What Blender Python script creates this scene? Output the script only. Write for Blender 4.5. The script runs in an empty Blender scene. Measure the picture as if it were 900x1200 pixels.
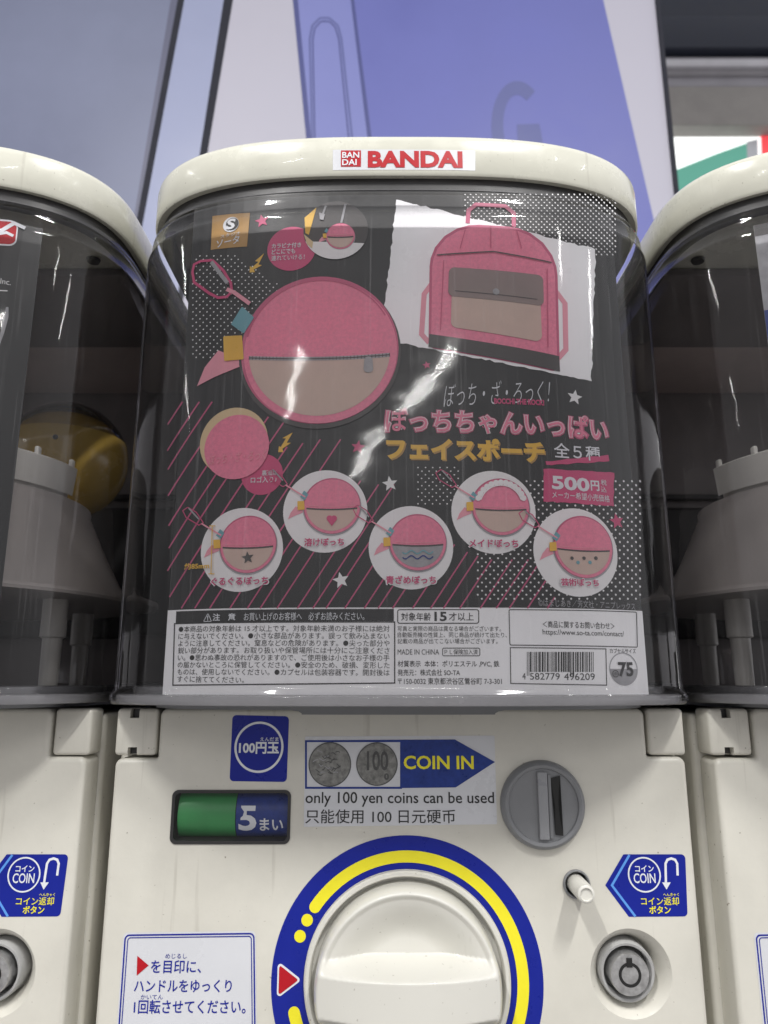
import bpy, bmesh, math, random
from mathutils import Vector, Matrix
random.seed(7)
R = math.radians
S = bpy.context.scene
COL = S.collection
K = 0.36            # metres per modelling unit (1 unit = camera to front of the clear hood)
ZC = 1.0            # camera height
PITCH = R(12.8)

# ------------------------------------------------------------------ camera
cam = bpy.data.cameras.new("camera")
cam.sensor_fit = 'VERTICAL'; cam.sensor_height = 36; cam.sensor_width = 27; cam.lens = 26.0
cam.clip_start = 0.01; cam.clip_end = 60
cam.dof.use_dof = True; cam.dof.focus_distance = 0.40; cam.dof.aperture_fstop = 11
co = bpy.data.objects.new("camera", cam); COL.objects.link(co)
co.location = (0, 0, ZC); co.rotation_euler = (math.pi / 2 + PITCH, 0, 0)
S.camera = co
# ------------------------------------------------------------------ world + exposure
S.view_settings.view_transform = 'Standard'; S.view_settings.look = 'None'
S.view_settings.exposure = 0.20; S.view_settings.gamma = 1.0
w = bpy.data.worlds.new("World"); S.world = w; w.use_nodes = True
wn, wl = w.node_tree.nodes, w.node_tree.links
bg = wn["Background"]; bg.inputs[1].default_value = 0.54
tc = wn.new("ShaderNodeTexCoord"); sp = wn.new("ShaderNodeSeparateXYZ"); cr = wn.new("ShaderNodeValToRGB")
mr = wn.new("ShaderNodeMapRange"); mr.inputs[1].default_value = -1; mr.inputs[2].default_value = 1
wl.new(tc.outputs['Generated'], sp.inputs[0]); wl.new(sp.outputs[2], mr.inputs[0]); wl.new(mr.outputs[0], cr.inputs[0]); 
mx_ = wn.new("ShaderNodeMapRange"); mx_.inputs[1].default_value = .45; mx_.inputs[2].default_value = .95; mx_.inputs[3].default_value = 1.0; mx_.inputs[4].default_value = 2.1   # the shop is open and brighter to the right
wl.new(sp.outputs[0], mx_.inputs[0])
vm = wn.new("ShaderNodeVectorMath"); vm.operation = 'SCALE'; wl.new(cr.outputs[0], vm.inputs[0]); wl.new(mx_.outputs[0], vm.inputs[3]); wl.new(vm.outputs[0], bg.inputs[0])
e = cr.color_ramp.elements
e[0].position = 0.0; e[0].color = (.40, .38, .36, 1); e[1].position = 1.0; e[1].color = (.95, .95, 1.0, 1)
k = e.new(0.5); k.color = (.86, .85, .88, 1)
# ------------------------------------------------------------------ lamps: rows of ceiling strip lights
def strip(x, y, length, power, width=.05, yaw=-21.7):
    l = bpy.data.lights.new("ceiling_strip_light", 'AREA'); l.shape = 'RECTANGLE'
    l.size = width; l.size_y = length * K; l.energy = power; l.color = (1.0, 0.985, 0.96)
    o = bpy.data.objects.new("ceiling_strip_light", l); COL.objects.link(o)
    o.location = (x * K, y * K, ZC + 6.0 * K); o.rotation_euler = (0, 0, R(yaw))
for x, y in ((-2.4, -3.5), (2.2, -3.6)):          # fixtures over the aisle in front of the machines
    strip(x, y, 2.0, 54, .07, -8)
# twin-tube fixtures of the rows that recede across the shop behind the camera
def tubes(x0, y0, x1, y1, radiance, width=.028, twin=.11):
    L = math.hypot(x1 - x0, y1 - y0); dx, dy = (x1 - x0) / L, (y1 - y0) / L
    for q in ((-twin, twin) if twin else (0,)):
        strip((x0 + x1) / 2 - dy * q, (y0 + y1) / 2 + dx * q, L, 0.6 * radiance * width * L * K * math.pi, width, math.degrees(math.atan2(-dx, dy)))
tubes(1.75, -10.2, .39, -13.9, 125); tubes(-.25, -15.6, -1.4, -19.4, 110); tubes(-2.9, -10.5, -5.1, -13.7, 100)
tubes(-8.0, -1.1, -9.3, -3.0, 80, .04, 0); tubes(-12.3, -5.3, -14.3, -8.0, 70, .04, 0)
tubes(7.3, -3.8, 9.7, -6.6, 75, .04, 0); tubes(5.1, -4.8, 5.9, -6.1, 60, .04, 0)

# ------------------------------------------------------------------ helpers: colour + materials
def lin(c):
    if isinstance(c, str):
        c = tuple(int(c[i:i + 2], 16) / 255 for i in (0, 2, 4))
    return tuple((v / 12.92 if v <= .04045 else ((v + .055) / 1.055) ** 2.4) for v in c)
MATS = {}
def mat(name, color, rough=.5, metal=0, var=0.0, vscale=30, bump=0, bscale=200, specks=0, emit=0, spec=.5, coat=0):
    if name in MATS: return MATS[name]
    m = bpy.data.materials.new(name); m.use_nodes = True
    n, l = m.node_tree.nodes, m.node_tree.links
    b = n["Principled BSDF"]; c = lin(color) if isinstance(color, str) else color
    b.inputs["Base Color"].default_value = (*c, 1); b.inputs["Roughness"].default_value = rough
    b.inputs["Metallic"].default_value = metal; b.inputs["Specular IOR Level"].default_value = spec
    b.inputs["Coat Weight"].default_value = coat
    if emit:
        b.inputs["Emission Color"].default_value = (*c, 1); b.inputs["Emission Strength"].default_value = emit
    tcn = n.new("ShaderNodeTexCoord")
    last = None
    if var:
        nz = n.new("ShaderNodeTexNoise"); nz.inputs["Scale"].default_value = vscale; nz.inputs["Detail"].default_value = 7; nz.inputs["Roughness"].default_value = .65
        l.new(tcn.outputs["Object"], nz.inputs["Vector"])
        mx = n.new("ShaderNodeMix"); mx.data_type = 'RGBA'
        mx.inputs["A"].default_value = (*[v * (1 - var) for v in c], 1); mx.inputs["B"].default_value = (*[min(1, v * (1 + var)) for v in c], 1)
        rp = n.new("ShaderNodeMapRange"); rp.inputs[1].default_value = .3; rp.inputs[2].default_value = .7
        l.new(nz.outputs["Fac"], rp.inputs[0]); l.new(rp.outputs[0], mx.inputs["Factor"]); last = mx.outputs["Result"]
        r2 = n.new("ShaderNodeMapRange"); r2.inputs[1].default_value = .3; r2.inputs[2].default_value = .7
        r2.inputs[3].default_value = max(0, rough - .08); r2.inputs[4].default_value = min(1, rough + .1)
        l.new(nz.outputs["Fac"], r2.inputs[0]); l.new(r2.outputs[0], b.inputs["Roughness"])
    if specks:
        vo = n.new("ShaderNodeTexNoise"); vo.inputs["Scale"].default_value = 420; vo.inputs["Detail"].default_value = 2
        l.new(tcn.outputs["Object"], vo.inputs["Vector"])
        rp = n.new("ShaderNodeMapRange"); rp.inputs[1].default_value = .71; rp.inputs[2].default_value = .77; rp.inputs[4].default_value = specks
        l.new(vo.outputs["Fac"], rp.inputs[0])
        # streaky scuffs: strongly stretched noise
        mp = n.new("ShaderNodeMapping"); mp.inputs["Scale"].default_value = (160, 160, 9); mp.inputs["Rotation"].default_value = (.1, .25, 0)
        l.new(tcn.outputs["Object"], mp.inputs[0])
        sc = n.new("ShaderNodeTexNoise"); sc.inputs["Scale"].default_value = 1.0; sc.inputs["Detail"].default_value = 3
        l.new(mp.outputs[0], sc.inputs["Vector"])
        rs = n.new("ShaderNodeMapRange"); rs.inputs[1].default_value = .65; rs.inputs[2].default_value = .8; rs.inputs[4].default_value = specks * .55
        l.new(sc.outputs["Fac"], rs.inputs[0])
        ad = n.new("ShaderNodeMath"); ad.operation = 'MAXIMUM'; l.new(rp.outputs[0], ad.inputs[0]); l.new(rs.outputs[0], ad.inputs[1])
        mx = n.new("ShaderNodeMix"); mx.data_type = 'RGBA'; mx.inputs["B"].default_value = (.16, .13, .09, 1)
        if last: l.new(last, mx.inputs["A"])
        else: mx.inputs["A"].default_value = (*c, 1)
        l.new(ad.outputs[0], mx.inputs["Factor"]); last = mx.outputs["Result"]
    if last: l.new(last, b.inputs["Base Color"])
    if bump:
        nb = n.new("ShaderNodeTexNoise"); nb.inputs["Scale"].default_value = bscale; nb.inputs["Detail"].default_value = 4
        l.new(tcn.outputs["Object"], nb.inputs["Vector"])
        bp = n.new("ShaderNodeBump"); bp.inputs["Strength"].default_value = bump; bp.inputs["Distance"].default_value = .001
        l.new(nb.outputs["Fac"], bp.inputs["Height"]); l.new(bp.outputs[0], b.inputs["Normal"])
    MATS[name] = m
    return m
def clear(name, tint, rough=.03, gain=1.5, bump=.05, scratch=True):
    m = bpy.data.materials.new(name); m.use_nodes = True
    n, l = m.node_tree.nodes, m.node_tree.links
    n.remove(n["Principled BSDF"]); out = n["Material Output"]
    tr = n.new("ShaderNodeBsdfTransparent"); tr.inputs[0].default_value = (*tint, 1)
    gl = n.new("ShaderNodeBsdfGlossy"); gl.inputs["Roughness"].default_value = rough
    fr = n.new("ShaderNodeFresnel"); fr.inputs[0].default_value = 1.46
    mu = n.new("ShaderNodeMath"); mu.operation = 'MULTIPLY'; mu.inputs[1].default_value = gain; mu.use_clamp = True
    l.new(fr.outputs[0], mu.inputs[0])
    mx = n.new("ShaderNodeMixShader"); l.new(mu.outputs[0], mx.inputs[0]); l.new(tr.outputs[0], mx.inputs[1]); l.new(gl.outputs[0], mx.inputs[2])
    tcn = n.new("ShaderNodeTexCoord")
    nz = n.new("ShaderNodeTexNoise"); nz.inputs["Scale"].default_value = 14; nz.inputs["Detail"].default_value = 3
    l.new(tcn.outputs["Object"], nz.inputs["Vector"])
    bp = n.new("ShaderNodeBump"); bp.inputs["Strength"].default_value = bump; bp.inputs["Distance"].default_value = .004
    l.new(nz.outputs["Fac"], bp.inputs["Height"])
    l.new(bp.outputs[0], gl.inputs["Normal"])
    fin = mx.outputs[0]
    if scratch:   # a film of hairline scratches and dust that scatters a little light
        mp = n.new("ShaderNodeMapping"); mp.inputs["Scale"].default_value = (900, 900, 12); mp.inputs["Rotation"].default_value = (0, .35, 0)
        l.new(tcn.outputs["Object"], mp.inputs[0])
        s1 = n.new("ShaderNodeTexNoise"); s1.inputs["Scale"].default_value = 1; s1.inputs["Detail"].default_value = 2
        l.new(mp.outputs[0], s1.inputs["Vector"])
        a1 = n.new("ShaderNodeMapRange"); a1.inputs[1].default_value = .60; a1.inputs[2].default_value = .80; a1.inputs[3].default_value = .003; a1.inputs[4].default_value = .05
        l.new(s1.outputs["Fac"], a1.inputs[0])
        df = n.new("ShaderNodeBsdfDiffuse"); df.inputs[0].default_value = (.75, .74, .76, 1)
        m2 = n.new("ShaderNodeMixShader"); l.new(a1.outputs[0], m2.inputs[0]); l.new(fin, m2.inputs[1]); l.new(df.outputs[0], m2.inputs[2]); fin = m2.outputs[0]
    l.new(fin, out.inputs[0]); MATS[name] = m
    return m
M = dict(
    ivory=mat("ivory_plastic", (.60, .583, .52), .36, var=.075, vscale=17, bump=.06, bscale=300, specks=.75, coat=.15),
    lid=mat("lid_plastic", (.62, .615, .53), .24, var=.05, vscale=35, bump=.04, bscale=200, specks=.5, coat=.3),
    white=mat("white_plastic", (.70, .68, .64), .4, var=.05, vscale=20),
    smoke=mat("smoke_plastic", (.50, .46, .44), .4, var=.06, vscale=20),
    inner_dark=mat("inner_dark_plastic", (.18, .162, .16), .45, var=.15, vscale=12),
    interior=mat("interior_plastic", (.42, .35, .33), .55, var=.12, vscale=12),
    dark=mat("dark_plastic", (.024, .023, .024), .4, var=.2, vscale=30),
    black=mat("black_rubber", (.008, .008, .008), .5, var=.1),
    tray=mat("tray_plastic", (.17, .17, .178), .2, var=.08, vscale=40, coat=.3),
    grey=mat("grey_plastic", (.20, .205, .215), .35, var=.06, vscale=60, bump=.03, specks=.15),
    greyl=mat("grey_plastic_light", (.27, .275, .29), .3, var=.06, vscale=60, specks=.15),
    cupm=mat("lock_cup", (.36, .36, .355), .4, var=.08, vscale=60, specks=.3),
    steel=mat("brushed_steel", (.55, .55, .55), .45, 1, var=.2, vscale=300, bump=.2, bscale=900),
    knob=mat("knob_plastic", (.62, .61, .56), .34, var=.015, vscale=25, bump=.02, bscale=150, specks=.45, coat=.5),
    blue=mat("blue_print", (.006, .015, .25), .3, var=.06, vscale=60, spec=.3),
    bluel=mat("light_blue_print", (.10, .30, .75), .3, var=.04),
    navyp=mat("navy_print", (.016, .04, .22), .33, var=.2, vscale=260, spec=.3),
    yellow=mat("yellow_print", (.80, .72, .02), .35, var=.04),
    red=mat("red_print", (.42, .008, .016), .35, var=.05, spec=.3),
    wprint=mat("white_print", (.70, .72, .76), .3, var=.03),
    label=mat("label_paper", (.60, .61, .64), .3, var=.03),
    ink=mat("black_ink", (.012, .012, .013), .4, var=.1),
    green=mat("green_drum", (.035, .26, .075), .4, var=.15, vscale=40),
    coin=mat("coin_print", (.19, .19, .18), .4, var=.55, vscale=330),
    coind=mat("coin_print_dark", (.07, .07, .07), .4, var=.3, vscale=300),
    card=mat("card_black", (.009, .0095, .010), .4, var=.25, vscale=60),
    paper=mat("card_white", (.88, .88, .90), .3, var=.02, vscale=30),
    pink=mat("pink_print", (.76, .21, .325), .4, var=.13, vscale=520),
    pinkl=mat("pink_light_print", (.78, .32, .40), .4, var=.05, vscale=60),
    pinkd=mat("pink_deep_print", (.52, .09, .19), .35, var=.05),
    magenta=mat("magenta_print", (.56, .05, .17), .35, var=.05),
    stripe=mat("stripe_print", (.50, .08, .19), .35, var=.1),
    beige=mat("beige_print", (.56, .43, .37), .45, var=.07, vscale=50),
    beiged=mat("beige_grey_print", (.25, .20, .19), .45, var=.07, vscale=50),
    charcoal=mat("charcoal_print", (.055, .05, .05), .4, var=.1),
    gold=mat("gold_print", (.75, .45, .05), .35, var=.07),
    cream=mat("cream_print", (.66, .52, .30), .4, var=.05),
    teal=mat("teal_print", (.14, .36, .42), .4, var=.06),
    brown=mat("brown_print", (.42, .24, .07), .35, var=.05),
    silver=mat("silver_print", (.33, .33, .35), .35, var=.2, vscale=120),
    discw=mat("disc_white", (.80, .80, .81), .35, var=.03),
    lilac=mat("poster_lilac", (.46, .45, .53), .5, var=.02, vscale=3),
    phoneb=mat("poster_blue", (.125, .14, .42), .45, var=.04, vscale=4),
    phonebl=mat("poster_blue_light", (.19, .21, .49), .45, var=.03, vscale=4),
    phoned=mat("poster_blue_dark", (.055, .065, .22), .45, var=.03, vscale=4),
    phoneg=mat("poster_blue_logo", (.095, .11, .30), .45, var=.03, vscale=4),
    screen=mat("poster_screen", (.17, .19, .29), .4, var=.10, vscale=2.2),
    screend=mat("poster_screen_edge", (.10, .105, .17), .4, var=.05, vscale=4),
    frame=mat("poster_frame", (.29, .32, .48), .4, var=.04, vscale=4),
    edged=mat("poster_dark_line", (.022, .023, .034), .6, var=.05, spec=.2),
    navy=mat("navy_paint", (.020, .025, .042), .5, var=.15),
    rail=mat("rail_metal", (.34, .33, .36), .4, var=.1, vscale=8),
    raill=mat("rail_metal_light", (.58, .57, .60), .4, var=.1, vscale=8),
    concrete=mat("grey_beam", (.30, .285, .27), .7, var=.15, vscale=6),
    signw=mat("lit_sign_white", (.95, .97, .95), .5, emit=.9),
    signg=mat("lit_sign_green", (.10, .33, .25), .5, emit=.55),
    signr=mat("lit_sign_red", (.75, .07, .08), .5, emit=.7),
    amber=mat("amber_capsule", (.42, .28, .06), .22, var=.1, vscale=20, coat=.4),
    floor=mat("grey_floor", (.25, .24, .23), .4, var=.1, vscale=5),
)
M['hood'] = clear("clear_hood_plastic", (.985, .98, .985), .055, .9, .22)
M['pane'] = clear("clear_pane", (.93, .93, .93), .05, 1.3, .05, False)
M['shell'] = clear("clear_capsule_shell", (.86, .84, .80), .05, 1.3, .05, False)
# brushed gradient-free fleece for the pouch pictures
# ------------------------------------------------------------------ helpers: objects
def W(x, y, z): return Vector((x * K, y * K, ZC + z * K))
def tag(o, label=None, cat=None, group=None, kind=None):
    for a, v in (('label', label), ('category', cat), ('group', group), ('kind', kind)):
        if v: o[a] = v
    return o
def empty(name, p):
    o = bpy.data.objects.new(name, None); COL.objects.link(o); o.location = p; o.empty_display_size = .02
    return o
def base_of(parent):
    v = Vector((0, 0, 0))
    while parent: v += parent.location; parent = parent.parent
    return v
def finish(name, bm, mats, parent=None, smooth=40, origin=None):
    """bm vertices are in world metres; origin of the object stays at its parent's origin."""
    off = base_of(parent) if parent else (origin if origin is not None else Vector((0, 0, 0)))
    bmesh.ops.translate(bm, verts=bm.verts, vec=-off)
    me = bpy.data.meshes.new(name); bm.to_mesh(me); bm.free()
    if not isinstance(mats, (list, tuple)): mats = [mats]
    for m in mats: me.materials.append(m)
    if smooth:
        for p in me.polygons: p.use_smooth = True
        me.set_sharp_from_angle(angle=R(smooth))
    o = bpy.data.objects.new(name, me); COL.objects.link(o)
    if parent: o.parent = parent
    else: o.location = off
    return o
def box(bm, x0, x1, y0, y1, z0, z1, bev=0, seg=3, mi=0):
    r = bmesh.ops.create_cube(bm, size=1)
    vs = r['verts']
    for v in vs:
        v.co = W(x0 + (v.co.x + .5) * (x1 - x0), y0 + (v.co.y + .5) * (y1 - y0), z0 + (v.co.z + .5) * (z1 - z0))
    fs = set(f for v in vs for f in v.link_faces)
    for f in fs: f.material_index = mi
    if bev:
        es = list(set(e for f in fs for e in f.edges))
        bmesh.ops.bevel(bm, geom=es, offset=bev * K, segments=seg, affect='EDGES', profile=.5)
def lathe(bm, prof, cx, cz, y0, seg=64, mi=0, a0=0, a1=2 * math.pi, sx=1):
    """prof: (radius, protrusion towards the camera) about a horizontal axis through (cx, cz) on plane y0."""
    full = abs(a1 - a0 - 2 * math.pi) < 1e-6
    rows = []
    for r, p in prof:
        row = []
        if r < 1e-6: row = [bm.verts.new(W(cx, y0 - p, cz))] * (seg if full else seg + 1)
        else:
            for i in range(seg if full else seg + 1):
                a = a0 + (a1 - a0) * i / seg
                row.append(bm.verts.new(W(cx + r * math.cos(a), y0 - p, cz + r * math.sin(a))))
        rows.append(row)
    n = seg
    for A, B in zip(rows, rows[1:]):
        for i in range(n):
            j = (i + 1) % len(A) if full else i + 1
            vs = []
            for v in (A[i], A[j], B[j], B[i]):
                if v not in vs: vs.append(v)
            if len(vs) > 2:
                try:
                    f = bm.faces.new(vs); f.material_index = mi
                except ValueError: pass
def vlathe(bm, prof, cx, cy, seg=64, a0=0, a1=2 * math.pi, mi=0):
    """prof: (radius, z) about a vertical axis."""
    full = abs(a1 - a0 - 2 * math.pi) < 1e-6
    rows = []
    for r, z in prof:
        if r < 1e-6: rows.append([bm.verts.new(W(cx, cy, z))] * (seg if full else seg + 1))
        else: rows.append([bm.verts.new(W(cx + r * math.cos(a0 + (a1 - a0) * i / seg), cy + r * math.sin(a0 + (a1 - a0) * i / seg), z)) for i in range(seg if full else seg + 1)])
    for A, B in zip(rows, rows[1:]):
        for i in range(seg):
            j = (i + 1) % len(A) if full else i + 1
            vs = []
            for v in (A[i], A[j], B[j], B[i]):
                if v not in vs: vs.append(v)
            if len(vs) > 2:
                try: f = bm.faces.new(vs); f.material_index = mi
                except ValueError: pass
def recalc(bm): bmesh.ops.recalc_face_normals(bm, faces=bm.faces)
def plan(a, b, yc, yback, n=110, rc=.12, cx=0.0):
    """plan outline: bowed front (superellipse), straight sides, rounded back corners."""
    pts = []
    for i in range(n + 1):
        t = math.pi - math.pi * i / n
        c, s = math.cos(t), math.sin(t)
        pts.append((cx + a * math.copysign(abs(c) ** (2 / 3), c), yc - b * abs(s) ** (2 / 3)))
    for i in range(9):
        t = -math.pi / 2 * 0 + math.pi / 2 * i / 8
        pts.append((cx + a - rc + rc * math.cos(t), yback - rc + rc * math.sin(t)))
    for i in range(9):
        t = math.pi / 2 + math.pi / 2 * i / 8
        pts.append((cx - a + rc + rc * math.cos(t), yback - rc + rc * math.sin(t)))
    return pts
def loft(bm, rings, close_top=False, close_bottom=False, mi=0):
    rows = [[bm.verts.new(W(x, y, z)) for x, y in pts] for pts, z in rings]
    for A, B in zip(rows, rows[1:]):
        n = len(A)
        for i in range(n):
            f = bm.faces.new((A[i], A[(i + 1) % n], B[(i + 1) % n], B[i])); f.material_index = mi
    if close_bottom: bm.faces.new(list(reversed(rows[0]))).material_index = mi
    if close_top: bm.faces.new(rows[-1]).material_index = mi
def cut(o, cutters):
    """boolean-subtract temporary meshes and bake the result."""
    for c in cutters:
        md = o.modifiers.new("b", 'BOOLEAN'); md.object = c; md.operation = 'DIFFERENCE'; md.solver = 'EXACT'
    bpy.context.view_layer.update()
    dg = bpy.context.evaluated_depsgraph_get()
    me = bpy.data.meshes.new_from_object(o.evaluated_get(dg))
    o.modifiers.clear(); old = o.data; o.data = me; bpy.data.meshes.remove(old)
    for c in cutters: bpy.data.objects.remove(c)
    yf = min(v.co.y for v in me.vertices)
    for p in me.polygons: p.use_smooth = any(me.vertices[i].co.y > yf + 2e-5 for i in p.vertices)
    me.set_sharp_from_angle(angle=R(35))

# ------------------------------------------------------------------ surfaces that carry print
CP, SP = math.cos(PITCH), math.sin(PITCH)
def ray(px, py):
    up = (600 - py) / 867
    F = CP - up * SP
    return (px - 450) / 867 / F, (SP + up * CP) / F
YB = 1.17           # front of the door
CX = 0.022          # machine axis
PITCHX = 0.905      # machine spacing
class Flat:
    def __init__(s, y): s.y = y
    def px(s, px, py):
        a, b = ray(px, py); return a * s.y, b * s.y
    def w(s, x, z, off): return W(x, s.y - off, z)
    step = None
class Bowed:
    def __init__(s, cx, a, b, yc): s.cx, s.a, s.b, s.yc = cx, a, b, yc
    def yat(s, x):
        u = min(.999, abs((x - s.cx) / s.a)); return s.yc - s.b * (1 - u ** 3) ** (1 / 3)
    def px(s, px, py):
        a, b = ray(px, py); y = 1.0
        for _ in range(25): y = s.yat(a * y)
        return a * y, b * y
    def w(s, x, z, off): return W(x, s.yat(x) - off, z)
    step = .022
BODY = Flat(YB)
CARD = Bowed(CX, .432, .240, 1.25)
LIDS = Bowed(CX, .430, .250, 1.25)
LAYER = .0007
TEXT = {}
def text_geo(s, bold):
    if (s, bold) not in TEXT:
        c = bpy.data.curves.new("t", 'FONT'); c.body = s; c.offset = bold; c.resolution_u = 3; c.fill_mode = 'FRONT'
        o = bpy.data.objects.new("t", c); me = bpy.data.meshes.new_from_object(o)
        vs = [(v.co.x, v.co.y) for v in me.vertices]; fs = [tuple(p.vertices) for p in me.polygons]
        bpy.data.objects.remove(o); bpy.data.curves.remove(c); bpy.data.meshes.remove(me)
        x0 = min(v[0] for v in vs); x1 = max(v[0] for v in vs); y0 = min(v[1] for v in vs); y1 = max(v[1] for v in vs)
        TEXT[(s, bold)] = ([((v[0] - x0) / (x1 - x0), (v[1] - y0) / (y1 - y0)) for v in vs], fs)
    return TEXT[(s, bold)]
def round_poly(pts, r, n=6):
    out = []
    N = len(pts); rs = r if isinstance(r, (list, tuple)) else [r] * N
    for i in range(N):
        p = Vector(pts[i]); a = Vector(pts[i - 1]); b = Vector(pts[(i + 1) % N])
        if rs[i] <= 0: out.append(tuple(p)); continue
        da, db = (a - p).normalized(), (b - p).normalized()
        ang = da.angle(db); d = min(rs[i] / math.tan(ang / 2), (a - p).length * .49, (b - p).length * .49)
        rr = d * math.tan(ang / 2); c = p + (da + db).normalized() * (rr / math.sin(ang / 2))
        s = p + da * d - c; t = p + db * d - c
        for k in range(n + 1):
            v = s.lerp(t, k / n).normalized() * rr; out.append(tuple(c + v))
    return out
class Art:
    """Flat print on a real surface. Points are read off the photograph and laid on that surface."""
    def __init__(s, surf): s.s = surf; s.bm = bmesh.new(); s.m = []
    def mi(s, m):
        if m not in s.m: s.m.append(m)
        return s.m.index(m)
    def face(s, pts, m, layer):
        vs = [s.bm.verts.new((x, layer * LAYER, z)) for x, z in pts]
        f = s.bm.faces.new(vs); f.material_index = s.mi(m)
    def raw(s, pts, m, layer=1): s.face(pts, M[m], layer); return s
    def poly(s, pts, m, layer=1, r=0):
        p = [s.s.px(*q) for q in pts]
        s.face(round_poly(p, r) if r else p, M[m], layer); return s
    def strip_(s, A, B, m, layer, closed):
        n = len(A); idx = s.mi(M[m])
        va = [s.bm.verts.new((x, layer * LAYER, z)) for x, z in A]; vb = [s.bm.verts.new((x, layer * LAYER, z)) for x, z in B]
        for i in range(n if closed else n - 1):
            j = (i + 1) % n
            s.bm.faces.new((va[i], va[j], vb[j], vb[i])).material_index = idx
    def line(s, pts, wpx, m, layer=1, closed=False, r=0):
        p = [s.s.px(*q) for q in pts]
        a, b = s.s.px(pts[0][0], pts[0][1]), s.s.px(pts[0][0] + 1, pts[0][1])
        return s.rline(p, abs(b[0] - a[0]) * wpx, m, layer, closed, r)
    def rline(s, p, wd, m, layer=1, closed=False, r=0):
        if closed and r: p = round_poly(p, r)
        n = len(p); A, B = [], []
        for i in range(n):
            q = Vector(p[i])
            d0 = (q - Vector(p[i - 1])) if (i or closed) else None
            d1 = (Vector(p[(i + 1) % n]) - q) if (i < n - 1 or closed) else None
            if d0 is None or d0.length < 1e-9: d0 = d1
            if d1 is None or d1.length < 1e-9: d1 = d0
            d0, d1 = d0.normalized(), d1.normalized(); t = (d0 + d1)
            t = t.normalized() if t.length > 1e-6 else d0
            nn = Vector((-t.y, t.x)); k = min(2.0, 1 / max(.3, abs(t.dot(d0))))
            A.append(tuple(q + nn * wd / 2 * k)); B.append(tuple(q - nn * wd / 2 * k))
        s.strip_(A, B, m, layer, closed); return s
    def circ_(s, px, py, r):
        x, z = s.s.px(px, py); x2, _ = s.s.px(px + r, py); return x, z, abs(x2 - x)
    def circle(s, px, py, r, m, layer=1, n=48, sy=1.0, a0=0, a1=360):
        x, z, rr = s.circ_(px, py, r)
        pts = [(x + rr * math.cos(R(a0 + (a1 - a0) * i / n)), z + sy * rr * math.sin(R(a0 + (a1 - a0) * i / n))) for i in range(n if a1 - a0 == 360 else n + 1)]
        s.face(pts, M[m], layer); return s
    def arc(s, px, py, r0, r1, m, layer=1, a0=0, a1=360, n=64, caps=False):
        x, z, q0 = s.circ_(px, py, r0); _, _, q1 = s.circ_(px, py, r1)
        full = a1 - a0 == 360; N = n if full else n + 1
        A = [(x + q0 * math.cos(R(a0 + (a1 - a0) * i / n)), z + q0 * math.sin(R(a0 + (a1 - a0) * i / n))) for i in range(N)]
        B = [(x + q1 * math.cos(R(a0 + (a1 - a0) * i / n)), z + q1 * math.sin(R(a0 + (a1 - a0) * i / n))) for i in range(N)]
        s.strip_(A, B, m, layer, full)
        if caps:
            qm, qh = (q0 + q1) / 2, abs(q1 - q0) / 2
            for aa, sg in ((a0, -1), (a1, 1)):
                c = (x + qm * math.cos(R(aa)), z + qm * math.sin(R(aa)))
                s.face([(c[0] + qh * math.cos(R(aa + sg * 180 * k / 10)), c[1] + qh * math.sin(R(aa + sg * 180 * k / 10))) for k in range(11)], M[m], layer)
        return s
    def star(s, px, py, r, m, layer=1, rot=0):
        x, z, rr = s.circ_(px, py, r)
        s.face([(x + (rr if k % 2 == 0 else rr * .45) * math.cos(R(90 + rot + 36 * k)), z + (rr if k % 2 == 0 else rr * .45) * math.sin(R(90 + rot + 36 * k))) for k in range(10)], M[m], layer)
        return s
    def text(s, t, x0, y0, x1, y1, m, layer=2, bold=0.0, rise=0.0, shear=0.0):
        """fit text in the photo box (x0,y0)-(x1,y1); rise lifts its right end by that many photo pixels."""
        ym, xm = (y0 + y1) / 2, (x0 + x1) / 2
        ax = s.s.px(x0, ym)[0]; bx = s.s.px(x1, ym)[0]; az = s.s.px(xm, y1)[1]; bz = s.s.px(xm, y0)[1]
        pz = (bz - az) / max(1e-6, (y1 - y0))
        vs, fs = text_geo(t, bold); idx = s.mi(M[m])
        bv = [s.bm.verts.new((ax + (bx - ax) * u + shear * (v - .5) * (bz - az), layer * LAYER, az + (bz - az) * v + rise * pz * (u - .5))) for u, v in vs]
        for f in fs:
            try: s.bm.faces.new([bv[i] for i in f]).material_index = idx
            except ValueError: pass
        return s
    def build(s, name, parent):
        bm = s.bm
        bm.normal_update()
        if s.s.step:
            bmesh.ops.triangulate(bm, faces=[f for f in bm.faces if len(f.verts) > 4])
            xs = [v.co.x for v in bm.verts]; x = math.floor(min(xs) / s.s.step) * s.s.step
            while x < max(xs):
                if x > min(xs):
                    bmesh.ops.bisect_plane(bm, geom=bm.verts[:] + bm.edges[:] + bm.faces[:], plane_co=(x, 0, 0), plane_no=(1, 0, 0), dist=1e-7)
                x += s.s.step
        for v in bm.verts: v.co = s.s.w(v.co.x, v.co.z, v.co.y)
        bm.normal_update()
        for f in bm.faces:
            if f.normal.y > 0: f.normal_flip()
        return finish(name, bm, s.m, parent, smooth=0)

# ================================================================== SETTING
bm = bmesh.new(); box(bm, -14, 14, -20, 12, -2.85, -2.778)
tag(finish("floor", bm, M['floor'], smooth=0), kind='structure')
bm = bmesh.new(); box(bm, -3, 3, 1.19, 2.2, -2.777, -1.003, .01)
plinth = finish("display_plinth", bm, M['dark']); tag(plinth, "low dark plinth carrying the row of capsule vending machines", "plinth")

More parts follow.
